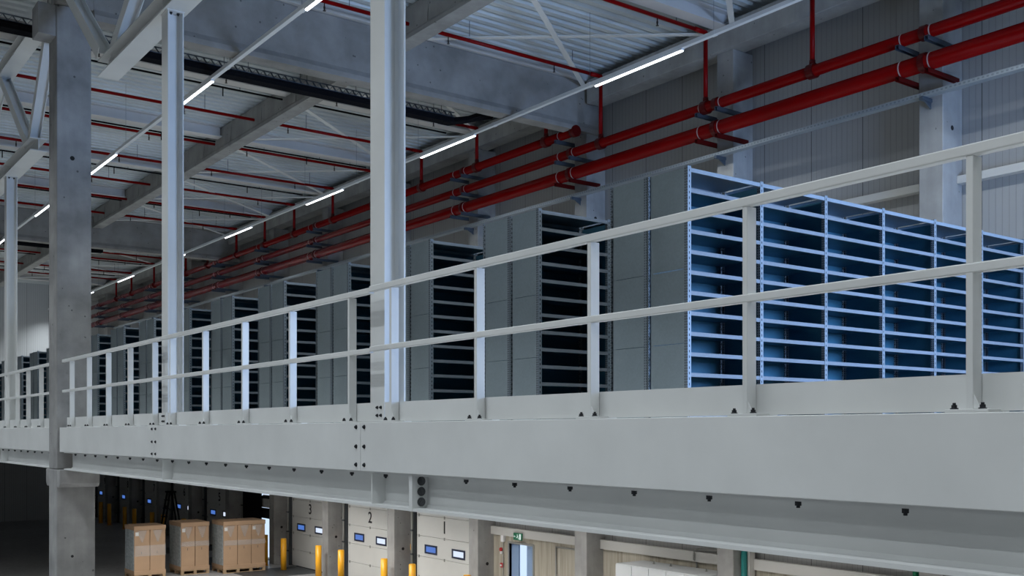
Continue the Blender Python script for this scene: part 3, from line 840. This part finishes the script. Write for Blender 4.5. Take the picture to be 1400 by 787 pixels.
CX, CY0, CY1, CZ = 14.92, 13.95, 16.48, -2.80
t = thing('electrical_cabinet', 'long pale grey electrical cabinet with narrow doors by the plinth', 'cabinet', (15.3, 15.2, FLOOR))
MB().box(CX + .02, XP - .02, CY0, CY1, FLOOR + .1, CZ).build('body', M['cabinet'], t, bevel=.006)
MB().box(CX + .05, XP - .05, CY0 + .02, CY1 - .02, FLOOR, FLOOR + .1).build('plinth', M['dark_steel'], t)
wd = (CY1 - CY0) / 5
for i in range(5):
    a = CY0 + wd * i
    dd = MB().box(CX, CX + .018, a + .008, a + wd - .008, FLOOR + .13, CZ - .02).build('cabinet_door', M['cabinet'], t, bevel=.004)
    MB().box(CX - .012, CX, a + wd - .07, a + wd - .05, -3.8, -3.62).build('handle', M['dark_steel'], dd)
for y in (14.4, 15.4, 15.9):
    MB().ring((15.5, y, CZ), (15.5, y, CZ + .01), .03, .018, 12).cyl((15.5, y, CZ + .0), (15.5, y, CZ + .06), .012, 8).build('lifting_eye', M['conduit'], t)

# ---------------------------------------------------------------- wrapped pallets
def pallet(x, y, w, d, nbox, h, lab, film):
    t = thing('wrapped_pallet', lab, 'pallet', (x, y, FLOOR), 'pallets of brown cartons near the dock doors')
    q = MB()
    for i in range(3):
        yy = d * (i * .5) * .9
        q.box(0, w, yy, yy + .1, 0, .022)
    for i in range(nbox + 1):
        xx = (w - .1) * i / nbox
        for yy in (0, d * .45, d * .9): q.box(xx, xx + .1, yy, yy + .1, .022, .1)
        q.box(xx, xx + .1, 0, d, .1, .122)
    for i in range(7):
        yy = (d - .1) * i / 6; q.box(0, w, yy, yy + .1, .122, .144)
    q.build('pallet_base', M['wood'], t, local=True)
    bw = w / nbox
    z0, z1 = .25, h - .12
    for i in range(nbox):
        c = MB().box(i * bw + .008, (i + 1) * bw - .008, .015, d - .015, z0, z1).build('carton', M['cardboard'], t, bevel=.01, local=True)
        MB().box(i * bw + bw * .45, i * bw + bw * .48, .0118, .0148, .82, .9).build('print_mark', M['dark_steel'], c, local=True)
        if i != 1: MB().box(i * bw + .04, i * bw + .15, .0108, .0148, z1 - .2, z1 - .08).build('paper_label', M['label'], c, local=True)
    MB().box(-.006, w + .006, -.006, d + .006, z1 - .02, h).build('top_tray', M['cardboard'], t, bevel=.008, local=True)
    MB().box(-.006, w + .006, -.006, d + .006, .144, z0 + .03).build('bottom_tray', M['cardboard'], t, bevel=.008, local=True)
    MB().box(-.004, .006, .05, d - .05, z0 + .03, z1 - .02).build('side_cover', M['film_side'], t, local=True)
    b = MB()
    if film == 1: b.box(.02, w + .003, -.004, .008, .75, 1.1)
    else: b.box(.02, w + .003, -.004, .008, .95, 1.12)
    for i in range(nbox):                    # film gathered in a V below the top tray
        xm = (i + .5) * bw
        b.poly([(xm - .16, .006, z1 - .03), (xm + .16, .006, z1 - .03), (xm + .02, .006, z1 - .42), (xm - .02, .006, z1 - .42)], (0, .006, 0))
    b.build('stretch_wrap', M['film'], t, local=True)
pallet(10.04, 34.33, 1.02, 1.07, 2, 1.74, 'pallet of two tall brown cartons, nearest the concrete column', 1)
pallet(11.63, 34.50, .97, 1.22, 2, 1.76, 'pallet of two tall brown cartons, middle of the three loads', 2)
pallet(12.90, 33.97, 1.50, 1.10, 3, 1.77, 'wide pallet of three tall brown cartons, beside the open dock doorway', 2)

# dark A-frame ladder before door 6
yl, xl = 42.5, 14.2
xl = 13.9
t = thing('step_ladder', 'dark A-shaped step ladder standing before dock door 6', 'ladder', (xl, yl, FLOOR))
for s in (-1, 1):
    q = MB()
    for e in (-1, 1): q.bar((xl + e * .48, yl + s * .25, FLOOR), (xl + e * .09, yl + s * .18, FLOOR + 2.35), .07, .05)
    q.build('side_rail', M['cable'], t)
MB().box(xl - .16, xl + .16, yl - .22, yl + .22, FLOOR + 2.33, FLOOR + 2.4).build('top_cap', M['cable'], t)
for i in range(1, 7):
    f = i / 7; xx = xl - .48 + .39 * f
    MB().box(xx - .06, xx + .06, yl - .23, yl + .23, FLOOR + 2.35 * f, FLOOR + 2.35 * f + .03).build('step', M['cable'], t)

# ---------------------------------------------------------------- lights
def area(name, loc, sx, sy, power, col, spread=180, rot=(0, 0, 0)):
    l = bpy.data.lights.new(name, 'AREA'); l.shape = 'RECTANGLE'; l.size = sx; l.size_y = sy; l.energy = power; l.color = col; l.spread = math.radians(spread)
    o = bpy.data.objects.new(name, l); COL.objects.link(o); o.location = loc; o.rotation_euler = rot
    return o
LAMP = (.875, .945, 1.0)
for X in (13.1, 7.06, 1.0, -2.2, -5.4, -8.6):  # lines on the open side are unseen, some added to brighten the edge plates
    for y in LEDY:
        if X < 5 and y > 27: continue
        area('tube_and_added_light', (X, y + 1.16, 6.71 - .075), .07, 2.3, 108, LAMP, 128)
for X in (8.5, 12.3):
    for y in (8, 12.5, 17, 21.5, 26, 30):
        area('under_deck_light', (X, y, -.42), .1, 2.0, 150 if y < 24 else 185, (1, .99, .97), 125)
area('added_window_daylight', ((NX0 + NX1) / 2, NY - .01, (NZ0 + NZ1) / 2), NX1 - NX0 - .1, NZ1 - NZ0 - .1, 470, (.36, .57, 1.0), 88, (PI / 2, 0, 0))  # blue light at the added window, aimed at the first shelving run

w = bpy.data.worlds.new('world'); scene.world = w; w.use_nodes = True
bg = w.node_tree.nodes['Background']; bg.inputs['Color'].default_value = (.62, .78, 1.0, 1); bg.inputs['Strength'].default_value = 1.1

# ---------------------------------------------------------------- camera
cam = bpy.data.cameras.new('camera'); co = bpy.data.objects.new('camera', cam); COL.objects.link(co)
F = 1409 / 1400
cam.sensor_width = 36; cam.sensor_fit = 'HORIZONTAL'; cam.lens = 36 * F
cam.shift_y = (591 - 393.5) / 1400
co.location = (0, 0, 0); co.rotation_euler = (PI / 2, 0, -math.atan2(1040, 1409))
cam.clip_start = .05; cam.clip_end = 300
scene.camera = co

scene.view_settings.view_transform = 'Standard'; scene.view_settings.look = 'None'
scene.view_settings.gamma = 1; scene.view_settings.use_curve_mapping = False
scene.view_settings.exposure = 0
scene.cycles.use_denoising = True
scene.cycles.max_bounces = 8; scene.cycles.diffuse_bounces = 4; scene.cycles.sample_clamp_indirect = 6
